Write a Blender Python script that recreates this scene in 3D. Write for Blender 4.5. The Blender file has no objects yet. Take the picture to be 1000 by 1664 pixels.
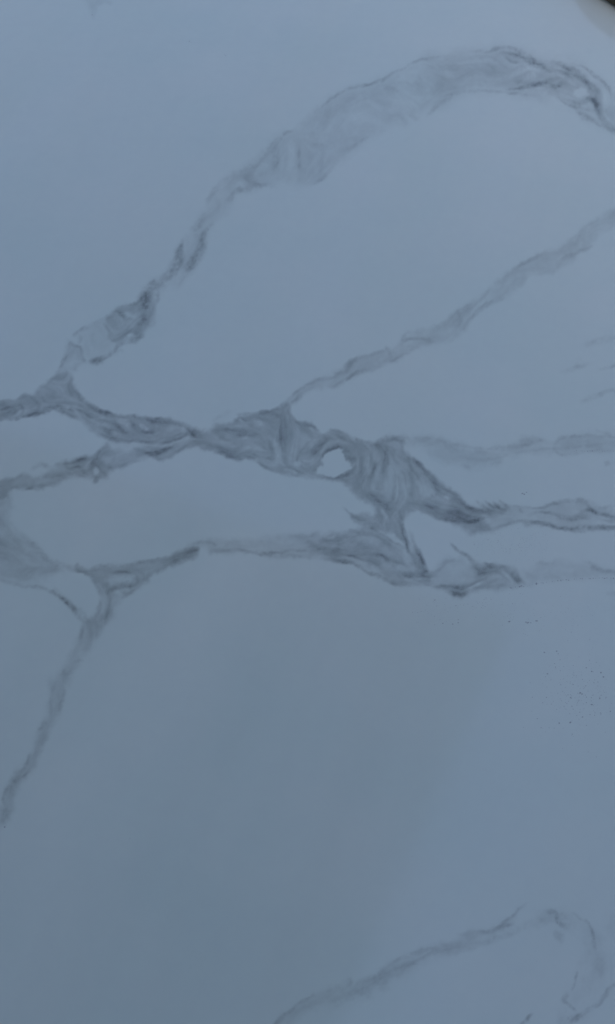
import bpy, bmesh, math, random
import numpy as np

sc = bpy.context.scene
C = sc.collection
# ---------------------------------------------------------------- camera
TILT = math.radians(37)                 # how far off square the slab is looked at
VFOV = math.radians(40)
DIST = 1.714
cam = bpy.data.objects.new('camera', bpy.data.cameras.new('camera'))
C.objects.link(cam); sc.camera = cam
cam.location = (0, -DIST * math.sin(TILT), DIST * math.cos(TILT))
cam.rotation_euler = (TILT, 0, 0)
cam.data.sensor_fit = 'VERTICAL'; cam.data.sensor_height = 36
cam.data.lens = 18 / math.tan(VFOV / 2)
cam.data.clip_start = .02; cam.data.clip_end = 500

# ---------------------------------------------------------------- sky, sun, exposure
SUN_EL, SUN_AZ = math.radians(48), math.radians(180 + 12)   # azimuth from +y towards +x: behind the added wall
w = bpy.data.worlds.new('World'); sc.world = w; w.use_nodes = True
nt = w.node_tree; nt.nodes.clear()
sky = nt.nodes.new('ShaderNodeTexSky'); sky.sky_type = 'NISHITA'; sky.sun_disc = False
sky.sun_elevation = SUN_EL; sky.sun_rotation = SUN_AZ
sky.air_density = 1.0; sky.dust_density = 3.5; sky.ozone_density = 1.0
bg = nt.nodes.new('ShaderNodeBackground'); bg.inputs['Strength'].default_value = .10
out = nt.nodes.new('ShaderNodeOutputWorld')
nt.links.new(sky.outputs[0], bg.inputs[0]); nt.links.new(bg.outputs[0], out.inputs[0])
sl = bpy.data.lights.new('sun', 'SUN'); sl.energy = 3; sl.angle = math.radians(.53); sl.color = (1, .96, .9)
so = bpy.data.objects.new('sun', sl); C.objects.link(so)
so.rotation_euler = (math.pi / 2 - SUN_EL, 0, math.pi - SUN_AZ)
sc.view_settings.view_transform = 'Standard'; sc.view_settings.look = 'None'
sc.view_settings.gamma = 1; sc.view_settings.use_curve_mapping = False
sc.view_settings.exposure = 1.43

# ---------------------------------------------------------------- vein drawing
# Drawn on a sheet whose unit is 1/1333 m of slab as seen square-on by the lens;
# x to the right, y towards the near edge.
PX0, PX1, PY0, PY1 = -300, 1300, -260, 1930
NX, NY = PX1 - PX0, PY1 - PY0
GX, GY = np.meshgrid(np.arange(PX0, PX1, dtype=np.float32), np.arange(PY0, PY1, dtype=np.float32))

def vnoise(x, y, seed):
    r = np.random.RandomState(seed)
    t = r.rand(256, 256).astype(np.float32) * 2 - 1
    xi = np.floor(x).astype(np.int32); yi = np.floor(y).astype(np.int32)
    fx = x - xi; fy = y - yi
    fx = fx * fx * fx * (fx * (fx * 6 - 15) + 10); fy = fy * fy * fy * (fy * (fy * 6 - 15) + 10)
    x0 = xi & 255; x1 = (xi + 1) & 255; y0 = yi & 255; y1 = (yi + 1) & 255
    a = t[y0, x0]; b = t[y0, x1]; c = t[y1, x0]; d = t[y1, x1]
    return (a + (b - a) * fx) * (1 - fy) + (c + (d - c) * fx) * fy

def fbm(x, y, seed, octs):
    s = 0
    for k, (sc, am) in enumerate(octs):
        s = s + am * vnoise(x / sc + 17.3 * k, y / sc + 9.1 * k, seed + k)
    return s

WO = [(34, 3.4), (14, 2.4), (6.5, 1.5), (3.2, .9)]
WX = fbm(GX, GY, 11, WO).astype(np.float32)
WY = fbm(GX, GY, 51, WO).astype(np.float32)
FEATH = fbm(GX, GY, 91, [(13, .5), (5, .4), (2.6, .3)]).astype(np.float32)

DARK = np.zeros((NY, NX), np.float32)
BEST = np.zeros((NY, NX), np.float32)
PART = np.zeros((NY, NX), np.int16)
TXX = np.zeros((NY, NX), np.float32); TXY = np.zeros_like(TXX); TYY = np.zeros_like(TXX)
cur = [0]

def spline(p, closed, n=4):
    p = np.asarray(p, np.float32); m = len(p); out = []
    rng = range(m if closed else m - 1)
    for i in rng:
        if closed: a, b, c, d = p[i - 1], p[i], p[(i + 1) % m], p[(i + 2) % m]
        else: a, b, c, d = p[max(i - 1, 0)], p[i], p[i + 1], p[min(i + 2, m - 1)]
        for k in range(n):
            t = k / n
            out.append(.5 * (2 * b + (c - a) * t + (2 * a - 5 * b + 4 * c - d) * t * t + (3 * b - a - 3 * c + d) * t ** 3))
    if not closed: out.append(p[-1])
    return np.array(out, np.float32)

def box(p, pad):
    x0 = max(int(p[:, 0].min() - pad) - PX0, 0); x1 = min(int(p[:, 0].max() + pad) - PX0 + 1, NX)
    y0 = max(int(p[:, 1].min() - pad) - PY0, 0); y1 = min(int(p[:, 1].max() + pad) - PY0 + 1, NY)
    return slice(y0, y1), slice(x0, x1)

def sm(a, b, x):
    t = np.clip((x - a) / (b - a), 0, 1); return t * t * (3 - 2 * t)

def flow(s, d2, tx, ty, amp, rad):
    w = amp * np.exp(-d2 / (2 * rad * rad))
    TXX[s] += w * tx * tx; TXY[s] += w * tx * ty; TYY[s] += w * ty * ty

def own(s, v):
    b = BEST[s]; k = v > b
    PART[s] = np.where(k, cur[0], PART[s]); BEST[s] = np.where(k, v, b)

def area(pts, d, soft=5., warp=1., n=3, grow=1.2):
    """filled patch of darkness d (d < 0: a pale pocket that takes darkness away)"""
    p = spline(pts, True, n); s = box(p, 16 + soft)
    x = GX[s] + WX[s] * warp; y = GY[s] + WY[s] * warp
    best = np.full(x.shape, 1e9, np.float32); inside = np.zeros(x.shape, bool)
    tx = np.zeros_like(x); ty = np.zeros_like(x)
    q = np.roll(p, -1, 0)
    for (ax, ay), (bx, by) in zip(p, q):
        ex, ey = bx - ax, by - ay; L = ex * ex + ey * ey
        if L < 1e-6: continue
        t = np.clip(((x - ax) * ex + (y - ay) * ey) / L, 0, 1)
        dd = (x - ax - t * ex) ** 2 + (y - ay - t * ey) ** 2
        k = dd < best; best[k] = dd[k]
        l = L ** .5; tx[k] = ex / l; ty[k] = ey / l
        c = (ay > y) != (by > y)
        if abs(ey) > 1e-9: inside ^= c & (x < ex * (y - ay) / ey + ax)
    sd = np.sqrt(best) * np.where(inside, 1, -1) + grow
    soft *= 1.25; m = sm(-soft * .5, soft * .75, sd)
    flow(s, best, tx, ty, .35, 18)
    if d > 0:
        v = 1.03 * d * m; DARK[s] = np.maximum(DARK[s], v) + .25 * np.minimum(DARK[s], v) * (v > 0)
        own(s, v)
    else: DARK[s] *= 1 + d * m

def stroke(pts, w, d, soft=None, warp=.7, n=4):
    """streak along pts; w = width or list of widths; d > 0 darkens, d < 0 pales"""
    p = spline(pts, False, n)
    ww = np.interp(np.linspace(0, 1, len(p)), np.linspace(0, 1, len(w)), w) if isinstance(w, (list, tuple)) else np.full(len(p), float(w))
    taper = np.minimum(1, 1.25 * np.sin(np.linspace(.12, np.pi - .12, len(p))))
    s = box(p, ww.max() + 14)
    wp = warp * min(1.0, .45 + ww.max() / 14)
    x = GX[s] + WX[s] * wp; y = GY[s] + WY[s] * wp
    best = np.full(x.shape, 1e9, np.float32); W = np.ones_like(x); tx = np.zeros_like(x); ty = np.zeros_like(x); T = np.zeros_like(x)
    for i in range(len(p) - 1):
        ax, ay = p[i]; ex, ey = p[i + 1] - p[i]; L = ex * ex + ey * ey
        if L < 1e-6: continue
        t = np.clip(((x - ax) * ex + (y - ay) * ey) / L, 0, 1)
        dd = (x - ax - t * ex) ** 2 + (y - ay - t * ey) ** 2
        k = dd < best; best[k] = dd[k]
        W[k] = (ww[i] + (ww[i + 1] - ww[i]) * t)[k]; T[k] = (taper[i] + (taper[i + 1] - taper[i]) * t)[k]
        l = L ** .5; tx[k] = ex / l; ty[k] = ey / l
    r = np.sqrt(best) / (W * .55 + .9)
    m = np.exp(-r ** 3) * T
    m = m * np.clip(.95 + .75 * FEATH[s], .15, 1.6)
    flow(s, best, tx, ty, 1., 9)
    if d > 0:
        d *= 1.25
        DARK[s] = DARK[s] + d * m * (1 - .75 * DARK[s]); own(s, d * m)
    else: DARK[s] *= np.clip(1 + d * 1.1 * m, 0, 1)

def dab(x, y, r, d, sq=1.):
    """a roundish blot (d > 0) or pale spot (d < 0)"""
    a = np.linspace(0, 2 * np.pi, 8, endpoint=False)
    area([(x + r * np.cos(t), y + r * sq * np.sin(t)) for t in a], d, soft=max(3., r * .7), warp=.8)

# --- arch
cur[0] = 1
area([(318,372),(335,340),(352,312),(375,288),(400,270),(420,255),(440,232),(460,218),(480,210),(505,185),(530,160),(560,145),(590,137),(620,125),(660,110),(690,97),(720,90),(760,82),(795,81),(810,74),(830,77),(865,92),(900,101),(930,105),(945,110),(965,125),(980,138),(992,155),(1005,180),(1040,225),(1120,290),(1260,380),(1260,425),(1110,330),(1040,250),(1000,213),(980,203),(955,188),(930,178),(910,167),(880,158),(840,152),(815,150),(780,147),(750,150),(720,160),(700,180),(680,190),(640,205),(600,225),(570,250),(540,272),(515,295),(490,303),(460,300),(430,300),(410,308),(390,315),(375,330),(365,350),(350,362),(340,380),(325,400),(312,400)], .15, 17)
area([(690,98),(720,91),(760,84),(795,82),(812,76),(850,88),(900,103),(935,106),(965,126),(985,145),(1000,180),(1040,230),(1120,295),(1260,390),(1260,420),(1110,325),(1040,248),(1000,212),(955,186),(915,166),(880,157),(820,149),(780,146),(745,148),(710,165)], .27, 34)
stroke([(760,84),(795,82),(812,76),(838,80),(855,92),(880,104),(905,112)], [3,5,6,4], .26)
stroke([(812,85),(840,90),(860,100),(880,110),(897,118)], [3,7,6,3], .34)
stroke([(820,95),(835,103),(845,100)], 4, .16)
stroke([(880,99),(900,103),(925,112),(945,124),(960,138),(968,150),(973,168),(980,182)], [4,8,9,6], .26)
stroke([(905,104),(940,118),(965,140)], 5, .2)
stroke([(928,104),(955,112),(975,130),(990,147),(997,165)], [2,4,4], .26)
stroke([(880,108),(895,115),(920,120),(935,130)], 5, .15)
stroke([(820,147),(850,144),(875,137),(890,131),(912,127)], [3,5,6,3], .3)
stroke([(872,134),(888,138),(905,140),(918,134)], [3,7,6], .3)
stroke([(835,135),(850,133),(870,138)], 5, .18)
stroke([(745,150),(790,147),(815,151),(840,153),(875,157)], 3, .2)
stroke([(905,160),(925,172),(945,185),(970,196),(1000,213),(1050,255)], [3,5,7,8], .3)
stroke([(915,160),(940,168),(955,163),(970,170),(982,188)], [4,7,8,8], .24)
stroke([(962,160),(970,172),(980,192),(1000,206)], [3,8,8,5], .28)
stroke([(930,170),(950,178),(975,180)], 4, .18)
stroke([(700,101),(740,104),(780,100),(820,108)], 4, -.3)
stroke([(840,120),(858,112),(874,112),(866,125),(848,130)], 10, -.6)
stroke([(760,96),(790,97),(810,104)], 4, -.25)
area([(933,152),(938,146),(946,143),(953,147),(952,156),(946,161),(936,160)], -.85, 5)
stroke([(982,152),(984,165),(990,178)], 6, -.7)
stroke([(905,150),(925,160),(945,166)], 3, -.3)
stroke([(885,122),(905,120),(925,132),(938,142)], 4, -.3)
stroke([(955,188),(975,196),(990,205)], 3, -.3)
stroke([(515,180),(540,158),(570,143),(598,137),(620,128)], 3, .16)
stroke([(570,138),(605,136),(640,118),(665,106),(690,97),(730,91)], [2,4,3,3], .17)
stroke([(520,200),(545,180),(580,160),(610,150)], 14, .07)
stroke([(630,142),(640,148),(646,154)], 8, .1)
stroke([(620,140),(660,138),(690,150)], 10, .07)
stroke([(697,187),(708,174),(730,158),(748,150)], [5,7,4], .16)
stroke([(660,178),(672,190),(680,196)], 7, .08)
stroke([(650,190),(660,205)], 9, .05)
stroke([(565,245),(585,232),(602,221)], 5, .12)
stroke([(500,302),(520,292),(535,278),(548,262)], 5, .12)
stroke([(505,225),(525,245),(520,270),(505,290)], 16, .06)
stroke([(470,230),(475,255),(472,285)], 9, -.5)
stroke([(600,165),(625,180),(650,170)], 10, -.3)
stroke([(560,200),(590,190),(620,200)], 12, -.3)
stroke([(458,221),(466,216),(476,211)], 4, .2)
stroke([(432,252),(444,238),(458,224)], [5,8,5], .18)
stroke([(452,235),(448,255),(443,277)], [6,10,6], .17)
stroke([(488,240),(487,258),(486,277)], 4, .14)
area([(365,310),(380,286),(400,272),(418,260),(432,250),(430,262),(415,275),(412,290),(425,297),(412,303),(400,298),(392,290),(380,296)], .25, 8)
stroke([(333,336),(350,312),(372,290),(398,274)], [5,8,6], .14)
stroke([(368,330),(385,312),(410,303),(445,298)], [6,8,7,4], .17)
stroke([(382,305),(390,298),(398,306)], 5, -.6)
stroke([(418,278),(428,266),(434,270)], 6, -.6)
stroke([(500,225),(540,230),(560,215)], 16, .05)
# --- stem that joins arch and left node
cur[0] = 2
stroke([(297,388),(293,405),(289,422),(277,443),(262,459),(247,473),(237,490),(234,510),(231,530),(227,546)], [4,12,15,13,17,19,20,21,22,14], .38)
stroke([(296,392),(291,410),(286,428)], [3,8,6], .2)
stroke([(347,364),(336,376),(329,395),(321,410),(311,428),(298,440),(283,452)], [4,6,12,17,14,10,8], .27)
stroke([(345,366),(338,374),(333,385)], 3, .14)
stroke([(309,432),(299,452),(289,466)], [6,5,4], .17)
stroke([(290,440),(296,450)], 5, -.5)
stroke([(305,372),(318,372),(328,362),(338,348)], 8, .13)
stroke([(259,472),(256,488),(250,501)], 4, .2)
stroke([(240,482),(236,500),(232,520)], 7, .14)
stroke([(232,473),(250,462),(272,447)], 5, .16)
stroke([(246,505),(250,520),(243,530)], 8, .12)
area([(170,517),(185,503),(200,496),(225,490),(245,480),(250,500),(246,520),(237,535),(233,548),(222,553),(205,550),(190,557),(180,552),(178,537),(172,527)], .36, 7, grow=2.5)
stroke([(188,506),(198,510),(206,516),(216,517)], [3,6,5,3], .3)
stroke([(190,500),(210,495),(230,489)], 3, .18)
stroke([(198,542),(212,532),(226,522)], 7, .14)
dab(227,545,7,.5)
stroke([(203,505),(214,512),(226,508)], 4, -.55)
stroke([(207,548),(214,544),(219,546)], 4, -.6)
stroke([(178,525),(190,530),(196,518)], 10, .08)
area([(128,552),(145,532),(170,518),(182,535),(192,556),(176,576),(152,590),(140,588),(134,570)], .14, 13)
area([(300,385),(325,375),(346,362),(332,396),(318,435),(295,465),(262,480),(246,500),(232,500),(258,462),(284,430)], .13, 10)
stroke([(118,552),(140,535),(168,518),(190,503)], 6, .1)
stroke([(226,549),(211,553),(196,558),(186,568),(173,578),(160,584),(146,590)], [4,4,5,4,5,8,6], .36)
stroke([(144,591),(156,588),(169,586)], [4,8,5], .26)
stroke([(186,576),(192,570),(201,571)], 5, .15)
stroke([(120,548),(130,538),(145,531)], 4, .22)
stroke([(128,545),(132,553),(127,560)], 4, .15)
stroke([(165,520),(172,530),(180,540)], 4, .14)
area([(106,568),(115,556),(125,563),(133,568),(135,580),(139,591),(125,600),(110,603),(99,602),(102,585)], .2, 8)
stroke([(109,572),(115,558),(122,563),(131,566),(134,576),(135,585),(141,591)], 3, .24)
stroke([(109,572),(103,583),(98,598),(91,606)], [3,5,4,4], .28)
stroke([(112,601),(126,599)], 3, .16)
stroke([(105,600),(107,610),(101,616)], 3, .25)
area([(95,610),(99,603),(104,603),(105,610),(100,614)], -.8, 4, warp=.6)
# --- left node and the bank that runs to the middle
cur[0] = 3
area([(-300,700),(-120,675),(-40,657),(0,650),(20,647),(45,640),(60,628),(75,617),(92,605),(105,602),(118,605),(122,625),(130,640),(145,655),(160,666),(180,672),(210,675),(240,677),(270,682),(300,690),(325,699),(320,710),(300,713),(270,721),(240,722),(215,718),(190,717),(181,717),(160,704),(140,695),(133,686),(115,676),(95,667),(80,664),(60,672),(35,680),(10,683),(-40,692),(-120,715),(-300,740)], .4, 6)
area([(-120,685),(-40,658),(0,653),(20,656),(34,664),(30,675),(0,682),(-40,690),(-120,710)], .5, 8)
stroke([(-30,690),(0,683),(30,680),(55,672),(80,664),(95,662),(115,664),(130,668),(147,680),(168,685),(190,687)], [4,5,4,4,4,5], .3)
stroke([(78,664),(103,668),(120,677),(134,687)], 3, .22)
stroke([(0,651),(25,648),(48,640)], 3, .15)
stroke([(36,671),(52,665),(70,657),(85,654)], 5, -.45)
stroke([(30,655),(37,666),(32,676)], 3, .2)
stroke([(45,640),(62,655),(60,664),(48,667)], 3, .18)
stroke([(66,640),(72,652),(85,655)], 4, .14)
stroke([(75,625),(95,630),(105,640)], 12, -.2)
stroke([(118,612),(123,630),(135,648),(150,662)], 6, .13)
stroke([(137,652),(155,667),(180,674),(220,676),(260,682),(290,687),(312,698)], [6,7,6,6,7,6,4], .24)
stroke([(105,650),(125,655),(150,668)], 4, .12)
stroke([(139,694),(160,705),(182,716),(200,718)], [4,6,6,4], .26)
stroke([(172,698),(183,706),(191,716)], [5,10,8], .28)
stroke([(128,676),(150,690),(175,697),(195,700)], 4, .14)
stroke([(184,684),(195,694),(209,705)], [4,6,4], .2)
stroke([(213,680),(222,694),(240,703),(258,703)], 5, .18)
stroke([(240,681),(258,690),(280,690)], 14, .12)
stroke([(195,717),(215,717),(240,720),(262,722)], [3,4,4], .22)
stroke([(246,725),(265,718),(282,714),(298,711),(306,701)], [3,6,4,3], .2)
stroke([(192,683),(204,686),(212,694)], 6, -.4)
stroke([(226,686),(234,694),(242,697)], [4,6,3], -.5)
stroke([(158,690),(172,692),(182,698)], 5, -.45)
stroke([(184,698),(190,706)], 5, -.3)
stroke([(262,702),(280,698),(296,698),(303,706)], 8, -.3)
stroke([(320,697),(312,704),(316,711),(330,713)], 3, .18)
stroke([(145,665),(160,676),(180,680)], 3, -.35)
# --- branch to the left edge below
cur[0] = 4
area([(-300,840),(-120,810),(-40,791),(0,785),(20,778),(45,772),(60,772),(80,762),(100,755),(130,750),(150,742),(162,730),(176,722),(186,731),(205,730),(225,728),(240,724),(265,722),(290,716),(310,715),(338,719),(338,728),(310,730),(290,736),(270,744),(250,746),(235,748),(215,751),(200,756),(185,763),(178,771),(160,779),(154,774),(140,775),(120,775),(100,782),(80,788),(55,792),(35,798),(20,800),(5,812),(-40,820),(-120,850),(-300,890)], .36, 7)
area([(180,720),(200,717),(230,721),(236,727),(215,729),(190,731)], .1, 5)
area([(118,760),(140,752),(158,745),(166,755),(170,768),(160,777),(150,772),(128,772)], .43, 10)
stroke([(98,756),(130,751),(150,744),(162,731),(178,722)], [3,4,3,3], .22)
stroke([(163,730),(156,744),(150,755)], 3, .2)
stroke([(105,757),(112,764),(128,760),(140,768)], 3, .18)
dab(157,779,5,.38)
area([(153,765),(157,760),(161,764),(160,769),(155,770)], -.8, 3, warp=.5)
stroke([(182,762),(178,752),(190,742)], 4, .14)
stroke([(168,745),(180,750),(195,745)], 9, -.3)
stroke([(190,758),(212,751),(240,748)], 4, .14)
stroke([(243,742),(262,733),(280,725),(300,718)], [4,7,5,3], .2)
stroke([(232,735),(250,742),(262,746),(272,742)], 4, .18)
stroke([(240,738),(252,735),(262,738)], 3, .2)
stroke([(288,736),(300,728),(335,724)], 4, .1)
stroke([(55,791),(46,795),(36,799)], 3, .24)
stroke([(50,762),(62,755),(72,756),(84,764)], [4,6,4], .17)
stroke([(70,775),(100,770),(120,772)], 5, .1)
stroke([(10,790),(40,785),(70,782)], 8, -.2)
stroke([(240,722),(275,722),(310,712)], 5, -.35)
# --- broad middle of the network
cur[0] = 5
area([(305,698),(322,703),(335,698),(350,690),(380,685),(395,677),(415,671),(440,668),(455,662),(460,655),(467,662),(475,675),(490,688),(505,690),(520,703),(538,700),(557,703),(580,713),(600,720),(615,718),(640,712),(660,710),(657,730),(670,743),(690,758),(705,775),(720,790),(740,805),(758,820),(775,830),(775,850),(745,848),(725,849),(710,846),(700,838),(680,830),(665,834),(655,845),(640,846),(625,824),(605,820),(590,812),(575,800),(562,788),(545,779),(520,778),(505,776),(490,775),(470,772),(450,768),(430,758),(410,748),(380,744),(360,738),(345,730),(325,727),(308,718)], .44, 6)
stroke([(350,688),(352,680),(365,675),(380,673)], 8, .08)
stroke([(338,728),(362,737),(395,740),(425,743),(452,744)], [3,5,6,5,3], .26)
stroke([(420,752),(440,763),(465,773),(488,775)], [3,4,4], .22)
stroke([(300,692),(310,704),(320,711)], 3, .18)
stroke([(308,706),(325,704),(336,702)], [4,10,8], .22)
stroke([(345,700),(380,696),(400,700),(380,708)], 5, .12)
stroke([(375,712),(395,707),(420,706)], 5, .14)
stroke([(384,673),(395,673),(420,671),(445,667),(460,655)], [3,4,3,4,3], .22)
stroke([(386,674),(393,682),(405,688)], 4, .18)
stroke([(410,678),(430,676),(455,672)], 7, .12)
stroke([(389,681),(396,686),(405,688)], 3, -.5)
stroke([(411,679),(421,685),(429,693)], [3,6,4], -.5)
stroke([(392,712),(404,709)], 4, -.35)
stroke([(330,715),(370,722),(400,728),(430,730)], 10, -.22)
stroke([(345,716),(375,718),(410,716)], 4, -.2)
stroke([(438,706),(448,718),(453,732),(452,748),(444,756)], [3,5,6,5], -.38)
stroke([(436,708),(440,722),(445,735),(440,740)], 4, .14)
stroke([(458,695),(456,715),(460,735),(466,752)], [4,7,6], .14)
stroke([(466,670),(470,690),(472,715),(474,740),(480,755)], [4,5,5], -.14)
stroke([(463,668),(466,690),(464,705)], 4, .14)
stroke([(480,700),(485,725),(480,745)], 12, .1)
area([(480,752),(485,749),(490,752),(489,757),(482,758)], -.6, 4, warp=.7)
stroke([(462,762),(472,765),(484,770)], [3,5,3], -.6)
stroke([(470,758),(485,765),(500,768)], 5, .18)
stroke([(468,668),(484,685),(503,692),(518,703),(532,711)], [3,5,5,4], .26)
stroke([(504,684),(508,690),(514,697)], 3, .2)
stroke([(499,695),(506,697),(511,700)], 3, -.55)
stroke([(538,699),(558,703),(580,712),(602,720)], 3, .22)
stroke([(528,710),(555,708),(580,715),(600,730)], 8, .08)
stroke([(504,735),(510,733),(514,737)], 8, .2)
stroke([(500,725),(508,716),(516,712)], 6, -.35)
stroke([(515,757),(522,745),(530,733),(545,727),(558,728),(569,734)], [6,5,4,3,4], .3)
stroke([(518,735),(530,722),(548,718),(572,722)], [3,5,5,3], -.3)
stroke([(490,765),(510,762),(516,752)], 7, .12)
stroke([(514,768),(535,775),(560,772),(575,765)], [4,5,4], .16)
area([(530,740),(538,733),(550,730),(560,734),(562,744),(569,750),(574,757),(566,762),(556,765),(550,771),(538,772),(525,768),(515,765),(517,760),(524,757),(524,748)], -1., 2.4, warp=1.15)
stroke([(565,740),(572,746),(580,742)], 5, .12)
stroke([(600,733),(606,755),(610,775)], [3,6,4], .18)
stroke([(585,720),(588,750),(590,780)], 5, .07)
stroke([(594,730),(598,755),(600,780)], 3, -.16)
stroke([(612,730),(616,750),(614,775)], 6, -.22)
stroke([(625,722),(629,745),(621,770)], [6,9,5], .16)
area([(632,733),(640,745),(651,762),(655,782),(650,802),(640,815),(628,812),(622,797),(628,772),(632,750)], -.42, 9)
stroke([(641,768),(642,790),(639,812),(628,822)], [3,4,4], .2)
stroke([(648,770),(650,800),(646,820)], 3, .12)
stroke([(665,750),(668,780),(665,805)], 9, .1)
stroke([(675,765),(680,780),(678,800)], 4, .12)
area([(678,778),(690,785),(703,798),(700,808),(688,806),(680,796)], -.5, 7)
stroke([(698,785),(708,797),(716,800)], 4, .14)
stroke([(700,806),(712,806)], 5, .18)
stroke([(720,807),(727,810),(733,815)], 3.5, -.6)
stroke([(656,732),(670,745),(690,765),(712,787),(737,805),(762,826)], [5,7,6,5,4], .24)
stroke([(690,762),(705,778),(718,790)], 5, -.14)
stroke([(600,720),(618,715),(640,710),(658,712)], [3,6,10,6], .2)
stroke([(648,725),(652,740),(660,755)], 10, .1)
stroke([(598,808),(612,815),(637,823)], 4, .16)
stroke([(588,800),(605,806),(622,806)], 4, .12)
stroke([(628,820),(634,812),(640,800)], 4, .12)
stroke([(660,815),(690,818),(710,826),(745,830)], 4, .14)
stroke([(705,815),(725,825),(750,822)], 10, -.18)
stroke([(712,844),(735,846),(762,848),(780,843)], 3.5, .22)
stroke([(640,835),(632,845),(640,860)], 12, .06)
# --- trunk dropping to the lower vein
cur[0] = 6
area([(600,815),(625,822),(652,828),(656,845),(651,855),(659,870),(669,885),(680,895),(690,915),(698,930),(682,938),(665,900),(655,885),(640,873),(620,862),(600,853),(587,848),(576,840),(590,835),(605,838),(612,833)], .46, 6)
stroke([(618,828),(626,838),(630,848)], 5, -.5)
stroke([(610,822),(616,832),(620,848),(610,845)], 4, .1)
stroke([(556,824),(570,834),(580,846),(592,853)], [2,4,8,6], .26)
stroke([(648,848),(656,865),(662,882),(664,895)], [3,5,5,3], .28)
stroke([(665,864),(674,878),(682,897),(691,917),(701,932)], [4,5,5,6,4], .36)
stroke([(657,860),(664,880),(674,900)], 4, -.35)
stroke([(578,850),(600,856),(625,872),(650,890),(666,897)], [5,6,5,5], .26)
stroke([(590,857),(615,869),(640,886),(657,899)], 3, -.45)
stroke([(605,866),(630,882),(655,902)], 3, .18)
# --- lower vein
cur[0] = 7
area([(500,876),(520,874),(545,870),(575,867),(588,858),(602,858),(622,869),(642,886),(667,906),(690,925),(705,925),(715,913),(730,907),(745,908),(760,915),(775,912),(790,915),(810,916),(835,922),(848,934),(856,945),(835,951),(815,954),(790,959),(770,964),(750,970),(735,967),(725,960),(700,955),(670,951),(650,946),(630,939),(610,931),(595,920),(575,915),(545,910),(520,905),(500,902)], .37, 11)
area([(520,873),(560,868),(578,866),(575,876),(560,886),(562,900),(542,898),(540,886)], .46, 12)
stroke([(565,862),(578,864),(585,870)], 4, .2)
stroke([(575,880),(600,876),(620,885)], 10, -.3)
stroke([(590,893),(605,897),(620,895)], 12, .1)
stroke([(600,905),(615,900),(640,912),(665,916),(678,912)], 4, .2)
stroke([(615,925),(640,920),(668,926)], [6,13,8], -.4)
stroke([(515,909),(545,910),(580,918),(600,930),(617,938),(642,945),(670,949),(705,945)], [4,4,4,5,5,6,6], .26)
stroke([(560,900),(590,910),(617,921)], 4, .18)
stroke([(650,938),(672,935),(700,938),(720,935)], [4,7,8,4], .18)
stroke([(655,930),(680,930),(700,928)], 4, .16)
stroke([(545,905),(575,908),(600,918)], 3, -.3)
stroke([(660,942),(690,941),(715,944)], 3, -.3)
area([(703,938),(712,925),(722,914),(745,911),(765,917),(774,930),(770,945),(750,950),(725,952),(705,947)], -.6, 9)
stroke([(708,925),(718,922),(728,910),(742,907)], 4, .14)
stroke([(732,882),(745,893),(763,904),(772,913)], [2,5,6,4], .32)
stroke([(740,905),(760,905),(775,915)], 6, .12)
stroke([(785,913),(800,919),(828,922)], [4,6,4], .26)
stroke([(770,928),(790,928),(812,922)], [6,14,6], .2)
stroke([(775,918),(785,925)], 4, -.4)
stroke([(790,938),(800,934),(815,938)], 6, -.35)
stroke([(811,924),(824,936),(836,946)], [3,4,3], -.5)
stroke([(828,925),(840,936),(846,948)], [5,9,5], .2)
stroke([(690,953),(722,953),(752,955),(776,948),(793,941)], [2,4,4,3], .28)
stroke([(756,958),(772,952),(788,946)], 3, -.5)
stroke([(727,963),(745,966),(762,962)], [4,7,5], .3)
stroke([(770,955),(800,953),(820,948)], 5, .12)
stroke([(690,950),(715,955),(730,958)], 3, .12)
# --- pale tail of the lower vein to the right edge
cur[0] = 8
area([(848,930),(880,916),(920,914),(960,919),(1010,926),(1290,945),(1290,975),(1010,946),(950,944),(900,948),(855,946)], .15, 13)
stroke([(945,910),(962,917),(980,928),(1000,930),(1060,935)], [3,6,6,5], .16)
stroke([(870,916),(890,915),(910,918)], 4, .08)
stroke([(960,925),(975,922)], 7, .08)
stroke([(985,962),(1005,964)], 5, .08)
# --- twin streaks to the right edge
cur[0] = 9
area([(740,812),(765,822),(780,816),(800,818),(822,822),(842,822),(870,821),(890,818),(905,812),(930,811),(955,818),(985,826),(1010,834),(1290,870),(1290,905),(1010,864),(980,863),(955,862),(940,863),(925,860),(900,858),(870,857),(852,849),(832,850),(812,860),(800,866),(785,866),(775,870),(762,868),(752,858),(742,848)], .17, 8)
area([(735,808),(765,824),(790,819),(820,822),(822,832),(808,840),(785,848),(800,860),(785,866),(765,868),(752,855),(735,849),(725,835)], .4, 8)
stroke([(760,825),(782,830),(806,834)], [4,8,6], .2)
stroke([(775,850),(790,855),(800,864)], 8, .1)
stroke([(755,847),(775,845),(788,840)], 4, .16)
stroke([(780,838),(795,842),(790,850)], 5, -.25)
for a in ((772,811),(781,815),(792,815),(803,818),(810,811),(817,816),(799,813),(786,811)):
    stroke([a,(a[0]+5,a[1]+6),(a[0]+13,a[1]+12)], 2.6, .15)
stroke([(825,822),(850,822),(880,823),(890,820),(904,815),(930,812),(950,818),(963,826),(1000,823)], [3,3,3,4,5,5,4,3], .22)
stroke([(930,815),(945,820),(958,828)], 8, .1)
stroke([(845,824),(849,832)], 4, .24)
stroke([(858,842),(868,833),(885,832),(905,836),(925,840),(948,841),(960,845)], [3,4,4,7,6,4], .2)
stroke([(920,842),(940,838),(955,840)], 10, .1)
stroke([(944,834),(957,830),(970,836),(985,838),(1005,843),(1100,858),(1290,885)], [4,6,5,7,5], .34)
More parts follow.
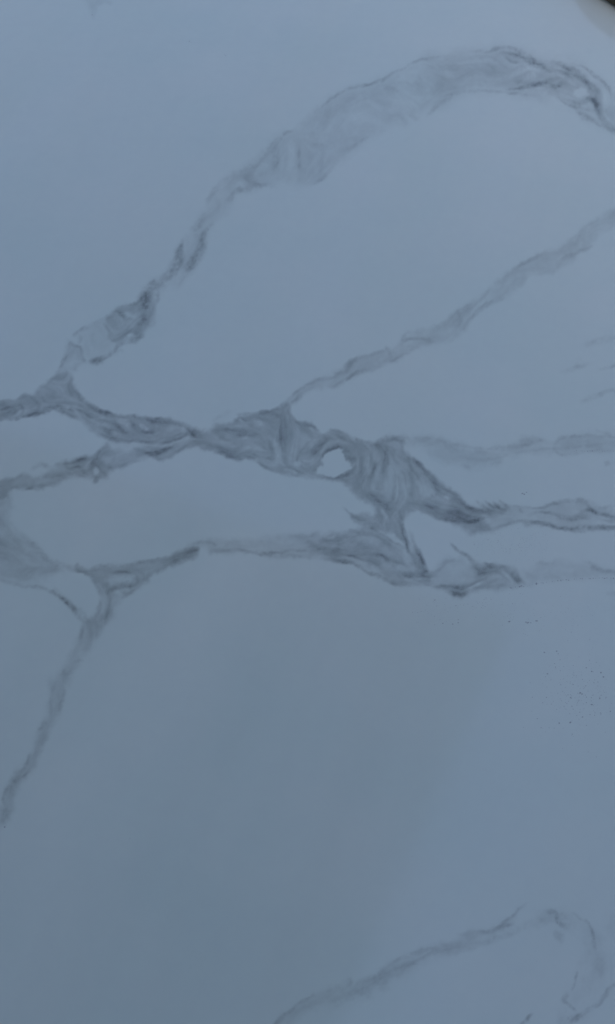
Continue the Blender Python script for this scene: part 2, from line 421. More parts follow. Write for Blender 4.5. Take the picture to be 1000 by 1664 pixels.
stroke([(798,864),(815,853),(835,847),(855,846),(870,851),(898,855),(920,857),(937,860),(962,861),(1005,858),(1100,868),(1290,895)], [6,4,4,5,5,6,7,5,5], .3)
dab(859,849,7,.3)
stroke([(890,852),(908,854)], 8, .16)
stroke([(925,857),(945,861)], 8, .14)
stroke([(880,843),(900,846),(895,840)], 7, -.4)
stroke([(940,850),(970,851),(1000,852)], 5, -.45)
stroke([(965,843),(985,847),(1000,848)], 3, .12)
# --- faint veil to the right edge above
cur[0] = 10
area([(650,712),(700,711),(725,712),(742,722),(770,729),(800,729),(830,722),(845,712),(870,711),(895,722),(910,712),(940,706),(960,702),(1010,700),(1290,680),(1290,720),(1010,734),(960,735),(930,739),(915,743),(900,736),(860,733),(830,742),(810,752),(790,758),(765,763),(745,756),(722,748),(708,738),(690,728),(660,724)], .17, 15)
stroke([(670,716),(700,716),(722,719),(742,726)], [10,14,13,6], .11)
stroke([(735,728),(775,733),(830,727),(870,717),(908,720)], [10,9,7,6,5], .11)
stroke([(668,713),(705,712),(740,722),(790,729),(835,723)], 3, .1)
stroke([(742,742),(790,748),(830,738),(880,728),(920,728),(1000,720)], 3, .08)
stroke([(925,713),(965,708),(1010,712),(1100,708)], 3, .12)
stroke([(843,716),(857,718),(866,714)], [6,12,6], .18)
stroke([(862,711),(875,714),(888,718)], 4, .12)
stroke([(903,722),(910,713),(926,710),(962,705)], [4,5,4,3], .15)
stroke([(902,722),(904,734),(914,741),(930,738),(958,734),(1000,732)], [4,4,5,5,4], .14)
stroke([(920,725),(945,722),(970,718)], 10, .06)
stroke([(748,756),(765,762)], 4, .14)
stroke([(795,756),(806,752),(816,747)], 4, .1)
stroke([(968,697),(982,702),(995,706)], 4, .13)
stroke([(980,754),(992,750)], 6, .12)
stroke([(640,711),(656,706),(668,716)], [4,5,3], .13)
# --- thin vein between left V and lower vein
cur[0] = 11
area([(305,886),(320,880),(350,876),(380,877),(420,874),(450,872),(480,868),(520,866),(548,868),(550,906),(520,906),(490,905),(460,903),(430,902),(415,896),(390,898),(360,899),(345,900),(332,890)], .17, 9)
stroke([(340,901),(352,896),(372,894),(400,894),(416,897),(429,902),(450,898),(480,895),(512,894),(537,887)], [4,6,4,3,5,3,3,4], .2)
stroke([(412,896),(424,899),(431,903)], [3,5,3], .2)
stroke([(310,884),(330,881),(345,885),(352,890)], 3, .14)
stroke([(358,888),(380,883),(395,888)], 9, .07)
stroke([(440,905),(480,903),(515,909)], 3, .1)
stroke([(470,872),(500,870),(520,868)], 4, .1)
stroke([(525,870),(535,876),(545,874)], 4, -.4)
stroke([(440,888),(470,882),(500,884)], 7, -.25)
# --- V at the left
cur[0] = 12
area([(126,916),(140,922),(165,921),(190,922),(210,916),(235,912),(265,905),(290,895),(305,888),(323,893),(318,903),(305,911),(290,916),(265,924),(250,936),(235,947),(220,961),(205,966),(190,956),(180,966),(170,968),(163,956),(152,944),(144,934),(124,926)], .35, 6)
area([(160,945),(172,950),(185,962),(202,965),(195,976),(186,990),(176,1010),(162,1028),(150,1036),(138,1016),(152,1000),(160,985),(164,968)], .22, 8)
stroke([(127,917),(144,924),(170,922),(200,919),(235,913),(265,906),(300,891)], [3,7,6,5,5,4], .14)
area([(280,902),(305,889),(322,893),(315,903),(295,913),(280,914)], .44, 7)
stroke([(122,925),(140,929),(152,940)], [2,6,6], .18)
stroke([(150,940),(157,950),(162,962),(166,970)], [3,4,4], .2)
stroke([(182,932),(200,928),(215,928),(221,936)], [3,4,5,4], .2)
area([(174,946),(185,938),(200,934),(214,934),(218,940),(205,947),(192,955),(182,955)], -.6, 5)
stroke([(174,964),(184,955),(198,948),(210,945),(213,957)], [5,8,6,5,4], .24)
stroke([(190,963),(205,956),(215,960)], 5, -.4)
stroke([(195,972),(205,966),(222,960)], 4, .16)
stroke([(220,955),(235,945),(245,935)], 8, .12)
stroke([(222,920),(240,930),(238,942)], 9, -.12)
stroke([(164,972),(162,985),(158,1000)], 4, .12)
stroke([(170,965),(168,985),(160,1005)], 3, -.3)
stroke([(178,968),(176,990),(168,1008)], 4, .1)
stroke([(155,952),(166,948)], 5, -.3)
# --- soft sheet at the left edge
cur[0] = 13
area([(-300,860),(-120,820),(-40,800),(0,793),(15,805),(17,830),(20,850),(35,868),(55,886),(75,905),(92,918),(112,923),(100,930),(80,937),(60,948),(30,946),(0,942),(-60,945),(-300,985)], .2, 15)
area([(-60,830),(0,825),(20,855),(45,878),(62,895),(72,912),(60,925),(30,920),(0,908),(-60,900)], .28, 22)
stroke([(18,853),(43,874),(60,892),(80,910),(96,920)], [6,7,7,6,4], .14)
stroke([(8,862),(28,882),(45,905)], 4, .07)
stroke([(20,858),(40,885),(58,905)], 4, -.12)
stroke([(-20,938),(0,942),(25,950),(50,954),(72,955)], 4, .11)
stroke([(66,955),(85,962),(105,974),(120,990),(134,1002),(147,1012)], [3,5,6,8,10,10], .34)
stroke([(85,955),(100,965),(113,978)], 5, .08)
stroke([(30,935),(60,930),(90,926),(128,921)], [16,14,10,8], .11)
stroke([(60,893),(85,914),(112,924),(132,926)], [6,8,8,5], .14)
stroke([(0,944),(35,951),(75,957)], 6, .08)
# --- vein running down the left
cur[0] = 14
area([(138,1014),(160,1000),(180,990),(185,1000),(172,1015),(162,1030),(153,1050),(147,1065),(132,1080),(116,1100),(106,1120),(100,1140),(92,1160),(85,1185),(78,1205),(68,1225),(58,1250),(40,1266),(28,1285),(22,1300),(18,1328),(8,1343),(-20,1360),(-60,1420),(-70,1400),(-25,1330),(2,1303),(8,1280),(20,1262),(35,1245),(50,1230),(58,1205),(65,1180),(72,1160),(80,1130),(85,1105),(98,1090),(112,1070),(124,1045),(132,1025)], .19, 11)
stroke([(138,1017),(134,1028),(131,1038)], [3,6,4], .18)
stroke([(145,1015),(150,1030),(146,1042)], 5, .1)
stroke([(150,1005),(162,1020),(158,1034)], 5, .1)
stroke([(118,1078),(128,1073),(139,1075)], [3,5,3], .14)
stroke([(104,1085),(108,1094),(120,1092)], 6, .13)
stroke([(106,1120),(100,1138),(93,1160)], 4, .12)
stroke([(88,1108),(83,1140),(82,1165)], 4, .1)
stroke([(73,1170),(69,1180),(63,1187)], 5, .18)
stroke([(78,1195),(68,1215),(60,1235)], 10, .06)
stroke([(49,1226),(44,1240),(30,1256)], 4, .2)
stroke([(55,1245),(42,1258),(36,1264)], 4, .14)
stroke([(33,1258),(20,1272),(11,1290),(6,1308)], [5,10,9,7], .22)
stroke([(21,1286),(17,1305)], 5, .16)
stroke([(12,1310),(6,1325),(2,1340)], [8,16,10], .2)
# --- vein at the lower right
cur[0] = 15
area([(430,1700),(455,1660),(477,1640),(505,1620),(530,1611),(555,1606),(566,1592),(572,1602),(600,1588),(625,1570),(650,1556),(680,1548),(715,1537),(740,1530),(757,1516),(790,1513),(810,1500),(830,1490),(848,1474),(852,1477),(832,1498),(815,1512),(790,1527),(770,1540),(740,1549),(700,1553),(680,1566),(640,1590),(600,1608),(560,1626),(520,1635),(490,1650),(470,1680),(440,1720)], .16, 12)
stroke([(430,1695),(452,1662),(475,1640),(490,1628),(512,1616)], [6,5,4,3], .18)
stroke([(566,1588),(567,1596),(566,1604)], 5, .14)
stroke([(568,1602),(602,1590),(630,1571)], 6, .1)
stroke([(630,1572),(655,1556),(690,1546),(730,1536)], [3,5,4,4], .16)
stroke([(640,1580),(700,1550),(740,1545)], 4, .08)
stroke([(745,1517),(760,1517),(798,1513),(815,1502),(830,1490),(845,1476),(856,1466)], [4,5,5,4,3], .18)
stroke([(804,1509),(818,1505),(834,1502)], [4,6,3], .22)
stroke([(750,1535),(785,1524),(812,1512)], 4, -.3)
stroke([(770,1540),(800,1530),(830,1518),(858,1502),(880,1490),(900,1480)], 9, .09)
stroke([(520,1632),(570,1620),(620,1598),(680,1565)], 26, .07)
stroke([(690,1556),(740,1544),(800,1520),(850,1500)], 18, .06)
stroke([(570,1610),(600,1600),(640,1578)], 12, .06)
# --- curl at the lower right corner
cur[0] = 16
stroke([(876,1488),(890,1481),(902,1482),(905,1495),(915,1503),(930,1504)], [8,8,5,6,5], 0.175)
stroke([(900,1488),(908,1500),(918,1506)], 4, 0.200)
stroke([(900,1512),(912,1522),(914,1532)], [6,13,8], 0.138)
stroke([(930,1484),(945,1493),(956,1500),(963,1516),(967,1534),(969,1547)], [3,4,3,5,4], 0.250)
stroke([(938,1578),(936,1598),(930,1612)], [2,4,3], 0.225)
stroke([(926,1614),(915,1624),(924,1634),(938,1643)], [4,8,5,4], 0.200)
stroke([(1180,1480),(1080,1540),(1000,1602),(972,1630),(948,1644),(935,1656),(918,1668),(890,1720)], [7,7,6,5,6,6,5], 0.213)
stroke([(868,1648),(857,1659),(840,1685)], [3,5,6], 0.250)
stroke([(955,1550),(955,1580),(950,1610)], 22, 0.062)
stroke([(905,1665),(925,1655),(945,1648)], 10, 0.088)
stroke([(985,1500),(1000,1520),(1040,1530)], 14, 0.050)
area([(870,1482),(900,1474),(940,1480),(965,1500),(990,1540),(985,1600),(960,1630),(930,1650),(915,1625),(930,1600),(945,1560),(950,1525),(930,1505),(900,1500)], .06, 22)
stroke([(990,1490),(1010,1510),(1040,1560)], 16, 0.062)
stroke([(905,1640),(935,1655),(970,1632)], 14, 0.075)
stroke([(880,1500),(925,1500),(965,1530),(972,1580),(950,1625)], [16,22,26,24,16], .05)
stroke([(855,1512),(900,1492),(935,1490)], [6,14,8], .07)
# --- vein rising to the right edge
cur[0] = 17
area([(456,658),(475,640),(495,628),(515,615),(540,608),(560,596),(580,583),(610,575),(640,562),(655,548),(680,540),(700,530),(720,518),(745,500),(765,490),(785,475),(805,456),(830,437),(855,425),(880,410),(910,400),(925,390),(950,370),(970,355),(1000,340),(1100,280),(1290,170),(1290,215),(1100,310),(1010,362),(985,370),(970,380),(962,400),(940,411),(930,425),(905,440),(880,447),(850,458),(830,475),(815,488),(790,497),(770,515),(755,535),(735,550),(715,557),(690,563),(665,570),(650,580),(630,590),(610,605),(590,606),(570,615),(545,630),(520,633),(500,640),(480,655),(465,662)], .18, 7)
stroke([(462,652),(475,642),(492,631),(515,617),(540,612),(562,604),(572,590)], [4,4,4,5,5], .17)
stroke([(468,658),(480,650),(492,638)], [3,5,4], .2)
stroke([(535,630),(560,618),(584,603),(610,604)], [3,4,4,6], .15)
stroke([(556,602),(568,592),(590,580),(618,573),(632,567)], [7,6,4,4], .13)
stroke([(625,568),(630,566),(633,576)], 5, .17)
stroke([(650,548),(660,553),(690,551),(712,560)], 4, .13)
stroke([(652,552),(660,542),(672,540)], 3, .12)
stroke([(630,588),(652,577),(682,562)], 3, .12)
stroke([(640,568),(660,560),(685,556)], 6, -.5)
stroke([(700,548),(730,525),(755,502),(790,475),(830,445),(870,420)], [9,8,8,7,8], .08)
stroke([(735,548),(763,518),(790,494),(825,480)], [7,5,5,8], .12)
stroke([(757,520),(780,493),(800,476)], [3,4,3], -.45)
stroke([(835,437),(860,424),(885,412)], 5, .1)
stroke([(900,404),(930,395),(960,370),(1000,345)], 12, .05)
stroke([(900,430),(930,412),(955,405),(966,399)], [8,7,4,3], .12)
stroke([(740,505),(748,520),(738,535)], 5, .08)
stroke([(920,408),(940,402),(945,390)], 5, -.3)
# --- wisps at the right edge
cur[0] = 18
stroke([(908,606),(925,601),(945,594),(965,588)], [2,5,6,3], 0.14)
cur[0] = 19
stroke([(970,602),(985,598),(1010,590)], 4, 0.13)
cur[0] = 20
stroke([(940,656),(960,648),(985,638),(1010,630)], [4,7,5,4], 0.12)
cur[0] = 21
stroke([(950,562),(975,553),(1005,548)], 8, 0.10)
cur[0] = 22
stroke([(930,592),(950,584)], 9, 0.07)
cur[0] = 23
area([(132,-6),(172,-6),(166,5),(158,14),(152,27),(147,20),(141,8)], .1, 7)
stroke([(158,8),(172,4),(184,8)], 5, .05)

# streaks: noise smeared along the direction in which the veins run
def blur(a, k):
    for ax in (0, 1):
        c = np.cumsum(np.concatenate([np.repeat(np.take(a, [0], ax), k + 1, ax), a, np.repeat(np.take(a, [-1], ax), k, ax)], ax), ax, dtype=np.float64)
        n = a.shape[ax]
        a = ((np.take(c, range(2 * k + 1, 2 * k + 1 + n), ax) - np.take(c, range(0, n), ax)) / (2 * k + 1)).astype(np.float32)
    return a
TXX, TXY, TYY = blur(TXX, 5), blur(TXY, 5), blur(TYY, 5)
ANG = .5 * np.arctan2(2 * TXY, TXX - TYY) + .6 * fbm(GX, GY, 131, [(26, .8), (11, .6), (5, .3)])
jj, ii = np.nonzero(DARK > .015)
def smear(src, steps):
    acc = np.zeros(len(jj), np.float32)
    for sg in (1, -1):
        x = ii.astype(np.float32); y = jj.astype(np.float32); pa = ANG[jj, ii].copy(); ps = np.full(len(jj), float(sg), np.float32)
        for k in range(steps):
            xi = np.clip(x.astype(np.int32), 0, NX - 1); yi = np.clip(y.astype(np.int32), 0, NY - 1)
            a = ANG[yi, xi]
            ps = np.where(np.cos(a - pa) < 0, -ps, ps); pa = a
            acc += src[yi, xi] * (1 - k / steps)
            x = x + 1.25 * ps * np.cos(a); y = y + 1.25 * ps * np.sin(a)
    acc -= acc.mean(); return acc / acc.std()
rs = np.random.RandomState(5)
fine = smear(rs.randn(NY, NX).astype(np.float32), 9)
coarse = smear(blur(rs.randn(NY, NX).astype(np.float32), 2), 15)
broad = smear(blur(rs.randn(NY, NX).astype(np.float32), 5), 26)
mott = fbm(ii + 0., jj + 0., 171, [(40, .6), (17, .5), (7, .4), (3, .25)])
D = DARK[jj, ii]
E = D * np.clip(1 + .05 * fine + .09 * coarse + .15 * broad + (.22 + .45 * np.clip(1 - D / .3, 0, 1)) * mott, .1, 2.2)
DARK[jj, ii] = np.clip(E, 0, 1)

# ---------------------------------------------------------------- from the drawing to the slab
FPX = 832 / math.tan(VFOV / 2)
ct, st = math.cos(TILT), math.sin(TILT)
def to_sheet(x, y):
    """where a point of the slab's face lies on the drawing sheet"""
    dep = DIST + y * st
    return 500 + FPX * x / dep, 832 - FPX * y * ct / dep
def to_slab(u, v):
    k = (832 - v) / FPX
    y = k * DIST / (ct - k * st)
    return (u - 500) * (DIST + y * st) / FPX, y
def sample(A, u, v):
    u = u - PX0; v = v - PY0
    ok = (u > 1) & (u < NX - 2) & (v > 1) & (v < NY - 2)
    u = np.clip(u, 0, NX - 2); v = np.clip(v, 0, NY - 2)
    i = u.astype(int); j = v.astype(int); fu = u - i; fv = v - j
    r = (A[j, i] * (1 - fu) + A[j, i + 1] * fu) * (1 - fv) + (A[j + 1, i] * (1 - fu) + A[j + 1, i + 1] * fu) * fv
    return np.where(ok, r, 0)

# ---------------------------------------------------------------- materials
def new_mat(name):
    m = bpy.data.materials.new(name); m.use_nodes = True
    return m, m.node_tree, m.node_tree.nodes['Principled BSDF']
def node(nt, kind, **kw):
    n = nt.nodes.new(kind)
    for k, v in kw.items():
        if k.startswith('i_'): n.inputs[k[2:].replace('_', ' ')].default_value = v
        else: setattr(n, k, v)
    return n
def mixc(nt, fac, a, b, mode='MIX'):
    n = nt.nodes.new('ShaderNodeMix'); n.data_type = 'RGBA'; n.blend_type = mode; n.clamp_factor = True
    for sock, v in ((0, fac), (6, a), (7, b)):
        if hasattr(v, 'is_linked'): nt.links.new(v, n.inputs[sock])
        else: n.inputs[sock].default_value = v
    return n.outputs[2]
def ramp(nt, src, lo, hi, a=0., b=1.):
    n = node(nt, 'ShaderNodeMapRange'); n.inputs[1].default_value = lo; n.inputs[2].default_value = hi
    n.inputs[3].default_value = a; n.inputs[4].default_value = b
    nt.links.new(src, n.inputs[0]); return n.outputs[0]

stone, nt, bs = new_mat('polished_marble')
at = node(nt, 'ShaderNodeAttribute', attribute_name='vein')
geo = node(nt, 'ShaderNodeTexCoord')
def tex(scale, detail=3, rough=.5):
    n = node(nt, 'ShaderNodeTexNoise', i_Scale=scale, i_Detail=detail, i_Roughness=rough)
    nt.links.new(geo.outputs['Object'], n.inputs['Vector']); return n.outputs['Fac']
cloud, fleck, grain = tex(4.5, 4), tex(60, 4, .6), tex(900, 2)
white = mixc(nt, ramp(nt, cloud, .35, .65), (.675, .74, .675, 1), (.715, .755, .69, 1))
white = mixc(nt, ramp(nt, tex(16, 5, .55), .4, .75, 0, .10), white, (.60, .65, .63, 1))
white = mixc(nt, ramp(nt, fleck, .3, .75, 0, .09), white, (.55, .57, .56, 1))
grey = mixc(nt, ramp(nt, fleck, .35, .65), (.165, .182, .172, 1), (.19, .203, .188, 1))
mth = node(nt, 'ShaderNodeMath', operation='MULTIPLY_ADD')
nt.links.new(grain, mth.inputs[0]); mth.inputs[1].default_value = .5; mth.inputs[2].default_value = .75
m2 = node(nt, 'ShaderNodeMath', operation='MULTIPLY')
nt.links.new(at.outputs['Fac'], m2.inputs[0]); nt.links.new(mth.outputs[0], m2.inputs[1])
nt.links.new(mixc(nt, m2.outputs[0], white, grey), bs.inputs['Base Color'])
nt.links.new(ramp(nt, cloud, .3, .7, .07, .10), bs.inputs['Roughness'])
bs.inputs['IOR'].default_value = 1.62
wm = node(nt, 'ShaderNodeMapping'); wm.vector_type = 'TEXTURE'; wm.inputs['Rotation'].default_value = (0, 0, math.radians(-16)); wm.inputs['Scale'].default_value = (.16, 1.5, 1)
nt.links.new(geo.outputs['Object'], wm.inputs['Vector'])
refl_streaks = node(nt, 'ShaderNodeTexNoise', i_Scale=1.6, i_Detail=4, i_Roughness=.45)       # streaked reflections imitated by varying the specular level
nt.links.new(wm.outputs[0], refl_streaks.inputs['Vector'])
nt.links.new(ramp(nt, refl_streaks.outputs['Fac'], .3, .7, .33, .70), bs.inputs['Specular IOR Level'])
bp = node(nt, 'ShaderNodeBump', i_Strength=.06, i_Distance=.0004)
nt.links.new(fleck, bp.inputs['Height']); nt.links.new(bp.outputs[0], bs.inputs['Normal'])

def plain_mat(name, a, b, rough, scale):
    m, nt, bs = new_mat(name)
    tc = node(nt, 'ShaderNodeTexCoord')
    n = node(nt, 'ShaderNodeTexNoise', i_Scale=scale, i_Detail=5, i_Roughness=.6)
    nt.links.new(tc.outputs['Object'], n.inputs['Vector'])
    nt.links.new(mixc(nt, ramp(nt, n.outputs['Fac'], .3, .7), a, b), bs.inputs['Base Color'])
    bs.inputs['Roughness'].default_value = rough
    bp = node(nt, 'ShaderNodeBump', i_Strength=.25, i_Distance=.004)
    nt.links.new(n.outputs['Fac'], bp.inputs['Height']); nt.links.new(bp.outputs[0], bs.inputs['Normal'])
    return m
concrete = plain_mat('concrete', (.22, .215, .20, 1), (.30, .295, .28, 1), .9, 9)
stand_in_mat = plain_mat('olive_brown_stand_in', (.070, .062, .038, 1), (.10, .086, .052, 1), .9, 30)  # for the stand-in added at the dark corner
dirt = plain_mat('dark_grit', (.30, .31, .30, 1), (.46, .47, .46, 1), .8, 400)

# ---------------------------------------------------------------- ground under the slab
def link(name, me, mat, parent=None):
    o = bpy.data.objects.new(name, me); C.objects.link(o); me.materials.append(mat)
    if parent: o.parent = parent
    return o
THICK = .02
bm = bmesh.new(); bmesh.ops.create_grid(bm, x_segments=2, y_segments=2, size=60)
bmesh.ops.translate(bm, verts=bm.verts, vec=(0, 0, -THICK - .0006))
me = bpy.data.meshes.new('ground'); bm.to_mesh(me); bm.free()
g = link('ground', me, concrete); g['kind'] = 'structure'

# ---------------------------------------------------------------- unseen wall and sail, added to shade the slab and shape its reflection
def to_sail(u, v):
    """point of the sail's plane that the polish mirrors at (u, v)"""
    x, y = to_slab(u, v); k = 1.95 / cam.location.z
    return x + x * k, y + (y - cam.location.y) * k
plaster = plain_mat('plaster', (.26, .25, .23, 1), (.32, .31, .29, 1), .9, 3)
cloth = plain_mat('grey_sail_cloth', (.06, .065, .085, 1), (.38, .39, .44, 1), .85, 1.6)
cn = cloth.node_tree; cm = node(cn, 'ShaderNodeMapping')        # light and dark bands put in so the slab mirrors streaks
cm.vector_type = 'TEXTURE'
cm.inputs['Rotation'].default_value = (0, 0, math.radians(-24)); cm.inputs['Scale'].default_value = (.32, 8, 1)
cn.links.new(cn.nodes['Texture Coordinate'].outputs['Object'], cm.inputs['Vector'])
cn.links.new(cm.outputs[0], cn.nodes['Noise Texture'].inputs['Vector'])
bm = bmesh.new(); bmesh.ops.create_cube(bm, size=1)
bmesh.ops.scale(bm, verts=bm.verts, vec=(14, .3, 3.6)); bmesh.ops.translate(bm, verts=bm.verts, vec=(-2, -1.25 - .15, 1.8 - THICK))
me = bpy.data.meshes.new('added_shade_wall'); bm.to_mesh(me); bm.free()
o = link('added_shade_wall', me, plaster)  # added out of view to keep the sun off the slab
o['label'] = 'plain plastered wall, unseen, added behind the camera to shade the slab'; o['category'] = 'added wall'
e1, e2 = to_sail(830, 1010), to_sail(640, 1450)
kx = (e1[0] - e2[0]) / (e1[1] - e2[1])
e3 = to_sail(-150, 640)
cs = [e1, e3, (-1.5, -1.25 + .02), (e1[0] + kx * (-1.25 + .02 - e1[1]), -1.25 + .02)]
N = 24; bm = bmesh.new(); gr = []
for a in range(N + 1):
    s = a / N; row = []
    for b in range(N + 1):
        t_ = b / N
        x = (cs[0][0] * (1 - s) + cs[1][0] * s) * (1 - t_) + (cs[3][0] * (1 - s) + cs[2][0] * s) * t_
        y = (cs[0][1] * (1 - s) + cs[1][1] * s) * (1 - t_) + (cs[3][1] * (1 - s) + cs[2][1] * s) * t_
        row.append(bm.verts.new((x, y, 1.95 - .18 * math.sin(math.pi * s) * math.sin(math.pi * t_))))
    gr.append(row)
for a in range(N):
    for b in range(N): bm.faces.new((gr[a][b], gr[a + 1][b], gr[a + 1][b + 1], gr[a][b + 1]))
bmesh.ops.solidify(bm, geom=bm.faces[:], thickness=.004)
me = bpy.data.meshes.new('added_shade_sail'); bm.to_mesh(me); bm.free()
for p in me.polygons: p.use_smooth = True
o = link('added_shade_sail', me, cloth)  # added out of view; its edge makes the diagonal reflection
o['label'] = 'taut grey cloth sail, unseen, added overhead to shade the slab and darken its reflection'; o['category'] = 'added shade sail'

# ---------------------------------------------------------------- the slab and its veins
xs = np.concatenate([np.arange(-.62, -.475, .005), np.arange(-.475, .475, .00122), np.arange(.475, .6201, .005)])
v_in = np.arange(1700, -40, -1.75); v_near = np.arange(1885, 1700, -8.); v_far = np.arange(-40, -225, -8.)
ys = np.array([to_slab(500, v)[1] for v in np.concatenate([v_near, v_in, v_far])])
nx, ny = len(xs), len(ys)
XX, YY = np.meshgrid(xs, ys)
U, V = to_sheet(XX, YY)
VE = sample(DARK, U, V).astype(np.float32)
iu = np.clip(np.round(U).astype(int) - PX0, 0, NX - 1); iv = np.clip(np.round(V).astype(int) - PY0, 0, NY - 1)
PID = np.where(VE > .02, PART[iv, iu], 0)
solid = blur(VE, 1)
qv = (solid[:-1, :-1] + solid[1:, 1:]) / 2
qp = np.where(qv > .07, PID[:-1, :-1], 0)
vid = np.arange(nx * ny).reshape(ny, nx)
QUADS = np.stack([vid[:-1, :-1], vid[:-1, 1:], vid[1:, 1:], vid[1:, :-1]], -1)
P3 = np.stack([XX, YY, np.zeros_like(XX)], -1).reshape(-1, 3).astype(np.float32)
def mesh_from(name, co, faces, ve):
    me = bpy.data.meshes.new(name); n = len(faces)
    me.vertices.add(len(co)); me.vertices.foreach_set('co', co.ravel())
    me.loops.add(n * 4); me.loops.foreach_set('vertex_index', faces.ravel().astype(np.int32))
    me.polygons.add(n)
    me.polygons.foreach_set('loop_start', np.arange(0, n * 4, 4, dtype=np.int32))
    a = me.attributes.new('vein', 'FLOAT', 'POINT'); a.data.foreach_set('value', ve.astype(np.float32))
    me.update(calc_edges=True); return me
def pick(mask):
    f = QUADS[mask]; u, inv = np.unique(f, return_inverse=True)
    return P3[u], inv.reshape(f.shape), VE.ravel()[u]
for k in range(1, int(PART.max()) + 1):
    if (qp == k).sum() < 30: qp[qp == k] = 0
isle = (qp == 0) & (((U[:-1, :-1] - 544) / 38) ** 2 + ((V[:-1, :-1] - 751) / 25) ** 2 < 1)
co, fa, ve = pick((qp == 0) & ~isle)
# rim: a small bevel, the sides and the underside
loop = np.concatenate([vid[0, :], vid[1:, -1], vid[-1, -2::-1], vid[-2:0:-1, 0]])
R = P3[loop]; RV = VE.ravel()[loop]; m = len(loop)
cen = np.array([0, (ys[0] + ys[-1]) / 2, 0], np.float32)
sg = np.sign(R - cen) * np.array([np.isclose(np.abs(R[:, 0]), .62, atol=.004), np.isclose(R[:, 1], ys[0]) | np.isclose(R[:, 1], ys[-1]), np.zeros(m, bool)]).T
r0 = R.copy(); r1 = R + sg * .0015 - np.array([0, 0, .0015]); r2 = R + sg * .0015 - np.array([0, 0, THICK])
n0 = len(co); i = np.arange(m); j = (i + 1) % m
side = np.concatenate([np.stack([n0 + i, n0 + j, n0 + m + j, n0 + m + i], -1)[:, ::-1],
                       np.stack([n0 + m + i, n0 + m + j, n0 + 2 * m + j, n0 + 2 * m + i], -1)[:, ::-1]])
nb = n0 + 3 * m
bx, by0, by1 = .6215, ys[0] - .0015, ys[-1] + .0015
bot = np.array([[-bx, by0, -THICK], [bx, by0, -THICK], [bx, by1, -THICK], [-bx, by1, -THICK]])
co = np.concatenate([co, r0, r1, r2, bot]).astype(np.float32)
fa = np.concatenate([fa, side, [[nb + 3, nb + 2, nb + 1, nb]]])
ve = np.concatenate([ve, RV, RV, RV, np.zeros(4)])
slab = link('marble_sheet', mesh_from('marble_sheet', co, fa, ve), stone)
slab['label'] = 'polished white marble slab crossed by a network of smoky grey veins'
slab['category'] = 'stone slab'
NOTES = {1: 'broad pale grey vein arching across the top', 2: 'dark ragged vein with a pale pocket under the arch',
         3: 'grey vein at the left fork', 4: 'grey branch vein ending at the left edge', 5: 'widest darkest vein with a white island in it',
         6: 'short steep vein joining two wider ones', 7: 'tapering lower vein with folded streaks', 8: 'faint tail of the lower vein',
         9: 'twin dark streaks running to the right edge', 10: 'faint veil of grey above the twin streaks', 11: 'thin pale connecting vein',
         12: 'dark wedge vein with a pinkish pocket', 13: 'soft grey sheet at the left edge', 14: 'narrow vein running down the left side',
         15: 'ragged vein at the bottom', 16: 'thin curl of grey in the lower right corner', 17: 'straight pale vein rising to the right edge',
         }
NAMES = {8: 'faint_vein', 10: 'faint_vein', 16: 'faint_vein'}
for k in range(1, int(PART.max()) + 1):
    mk = qp == k
    if not mk.any(): continue
    nm = NAMES.get(k, 'vein' if k < 18 else 'wisp')
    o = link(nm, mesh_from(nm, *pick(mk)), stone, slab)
    if k in NOTES: o['label'] = NOTES[k]
o = link('white_island', mesh_from('white_island', *pick(isle)), stone, slab)
o['label'] = 'white island ringed by the widest vein'
# ---------------------------------------------------------------- grit lying on the polish
rnd = random.Random(7)
specks = [(852,803,2.6),(849,802,1.8),(856,800,1.6),(308,67,1.8),(311,69,1.2),(367,90,1.4),(365,88,1.),(150,24,2.4),(8,1344,1.8),
  (720,1013,1.5),(736,1014,1.6),(745,1012,1.6),(828,1010,2.2),(855,1011,1.8),(858,1012,2),(863,1012,1.4),(872,1009,2),
  (885,1060,1.8),(905,1058,2.2),(953,1085,1.8),(962,1091,1.8),(977,1093,2.2),(981,1100,2),(943,1126,2.2),(946,1128,1.8),(928,1134,1.6),
  (962,1145,1.6),(975,1135,1.6),(927,1174,2.2),(947,1165,1.8),(909,1175,1.4),(707,975,1.6),(745,1007,1.2),(992,1156,1.4),(890,1095,1.6),
  (830,955,2),(838,954,1.4),(845,953,2),(848,952,2),(872,948.5,2.4),(963,733,1.8)]
for k in range(34):                                   # the dotted line past the lower vein
    u = 848 + k * 4.5 + rnd.uniform(-1.3, 1.3)
    specks.append((u, 953 - 17.5 * (1 - math.exp(-(u - 845) / 60)) + 2 + rnd.uniform(-.8, .8), rnd.choice((.6, .9, 1.2, 1.5))))
for k in range(18): specks.append((925 + k * 4.2 + rnd.uniform(-1, 1), 733 - .02 * k * 4 + rnd.uniform(-1.2, 1.5) + (6 if k < 2 else 0), rnd.choice((.6, .9, 1.2))))
for k in range(260):
    specks.append((rnd.gauss(940, 34), rnd.gauss(1125, 40), rnd.choice((.4, .5, .6, .8, 1.))))
for k in range(120):
    u = rnd.uniform(670, 850); specks.append((u, 985 - (u - 670) * .15 + rnd.gauss(0, 12) + 10, rnd.choice((.35, .5, .6, .8))))
for k in range(300): specks.append((rnd.uniform(770, 890), rnd.gauss(883, 14), rnd.choice((.35, .45, .6))))
for k in range(150): specks.append((rnd.uniform(800, 990), rnd.gauss(1005, 14), rnd.choice((.35, .45, .6))))
for k in range(60): specks.append((rnd.gauss(660, 30), rnd.gauss(693, 12), rnd.choice((.35, .45))))
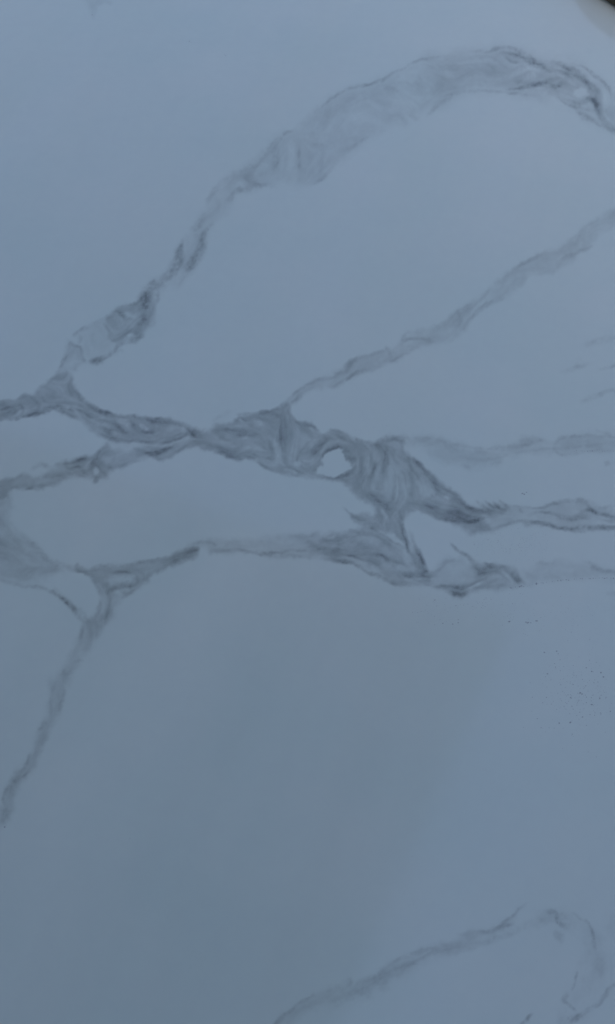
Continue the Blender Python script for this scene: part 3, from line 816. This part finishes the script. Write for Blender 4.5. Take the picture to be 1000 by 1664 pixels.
for k in range(60): specks.append((rnd.uniform(0, 1000), rnd.uniform(0, 1664), rnd.choice((.3, .4, .5))))
gv, gf = [], []
for u, v, s in specks:
    if not (-5 < u < 1030): continue
    x, y = to_slab(u, v); r = s * .00046; b = len(gv); a0 = rnd.random() * 6
    st_, an = rnd.uniform(1, 1.9), rnd.random() * 3.14
    for k in range(6):
        rr = r * rnd.uniform(.75, 1.2); t = a0 + k * math.pi / 3
        p, q = rr * math.cos(t) * st_, rr * math.sin(t)
        gv.append((x + p * math.cos(an) - q * math.sin(an), y + p * math.sin(an) + q * math.cos(an), 0.00002))
    gv.append((x, y, r * .35))
    gf += [(b + k, b + (k + 1) % 6, b + 6) for k in range(6)]
me = bpy.data.meshes.new('grit'); me.from_pydata(gv, [], gf); me.update()
o = link('grit', me, dirt); o['kind'] = 'stuff'
o['label'] = 'tiny dark specks of grit dotted over the slab, thickest at the right'; o['category'] = 'grit'

# ---------------------------------------------------------------- rounded stand-in added to darken the far right corner
RAD = .19
ex, ey = to_slab(1000 - 11, 11)
cx, cy = ex + RAD * .75, ey + RAD * .66
prof = [(0, .0004), (.95, .0004), (.975, .005), (.99, .012), (1, .024), (.99, .036), (.96, .05), (.9, .065), (.8, .077), (.6, .086), (.3, .09), (0, .09)]
bm = bmesh.new(); rings = []
for r, z in prof:
    if r == 0: rings.append([bm.verts.new((0, 0, z))])
    else: rings.append([bm.verts.new((RAD * r * math.cos(k * math.pi / 32), RAD * r * math.sin(k * math.pi / 32), z)) for k in range(64)])
for a, b in zip(rings, rings[1:]):
    for k in range(64):
        l = (k + 1) % 64
        if len(a) == 1: bm.faces.new((a[0], b[l], b[k]))
        elif len(b) == 1: bm.faces.new((a[k], a[l], b[0]))
        else: bm.faces.new((a[k], a[l], b[l], b[k]))
me = bpy.data.meshes.new('corner_stand_in'); bm.to_mesh(me); bm.free()
for p in me.polygons: p.use_smooth = True
o = link('corner_stand_in', me, stand_in_mat); o.location = (cx, cy, 0)
o['label'] = 'dark olive brown rounded stand-in added to darken the top right corner of the slab'; o['category'] = 'corner stand-in'
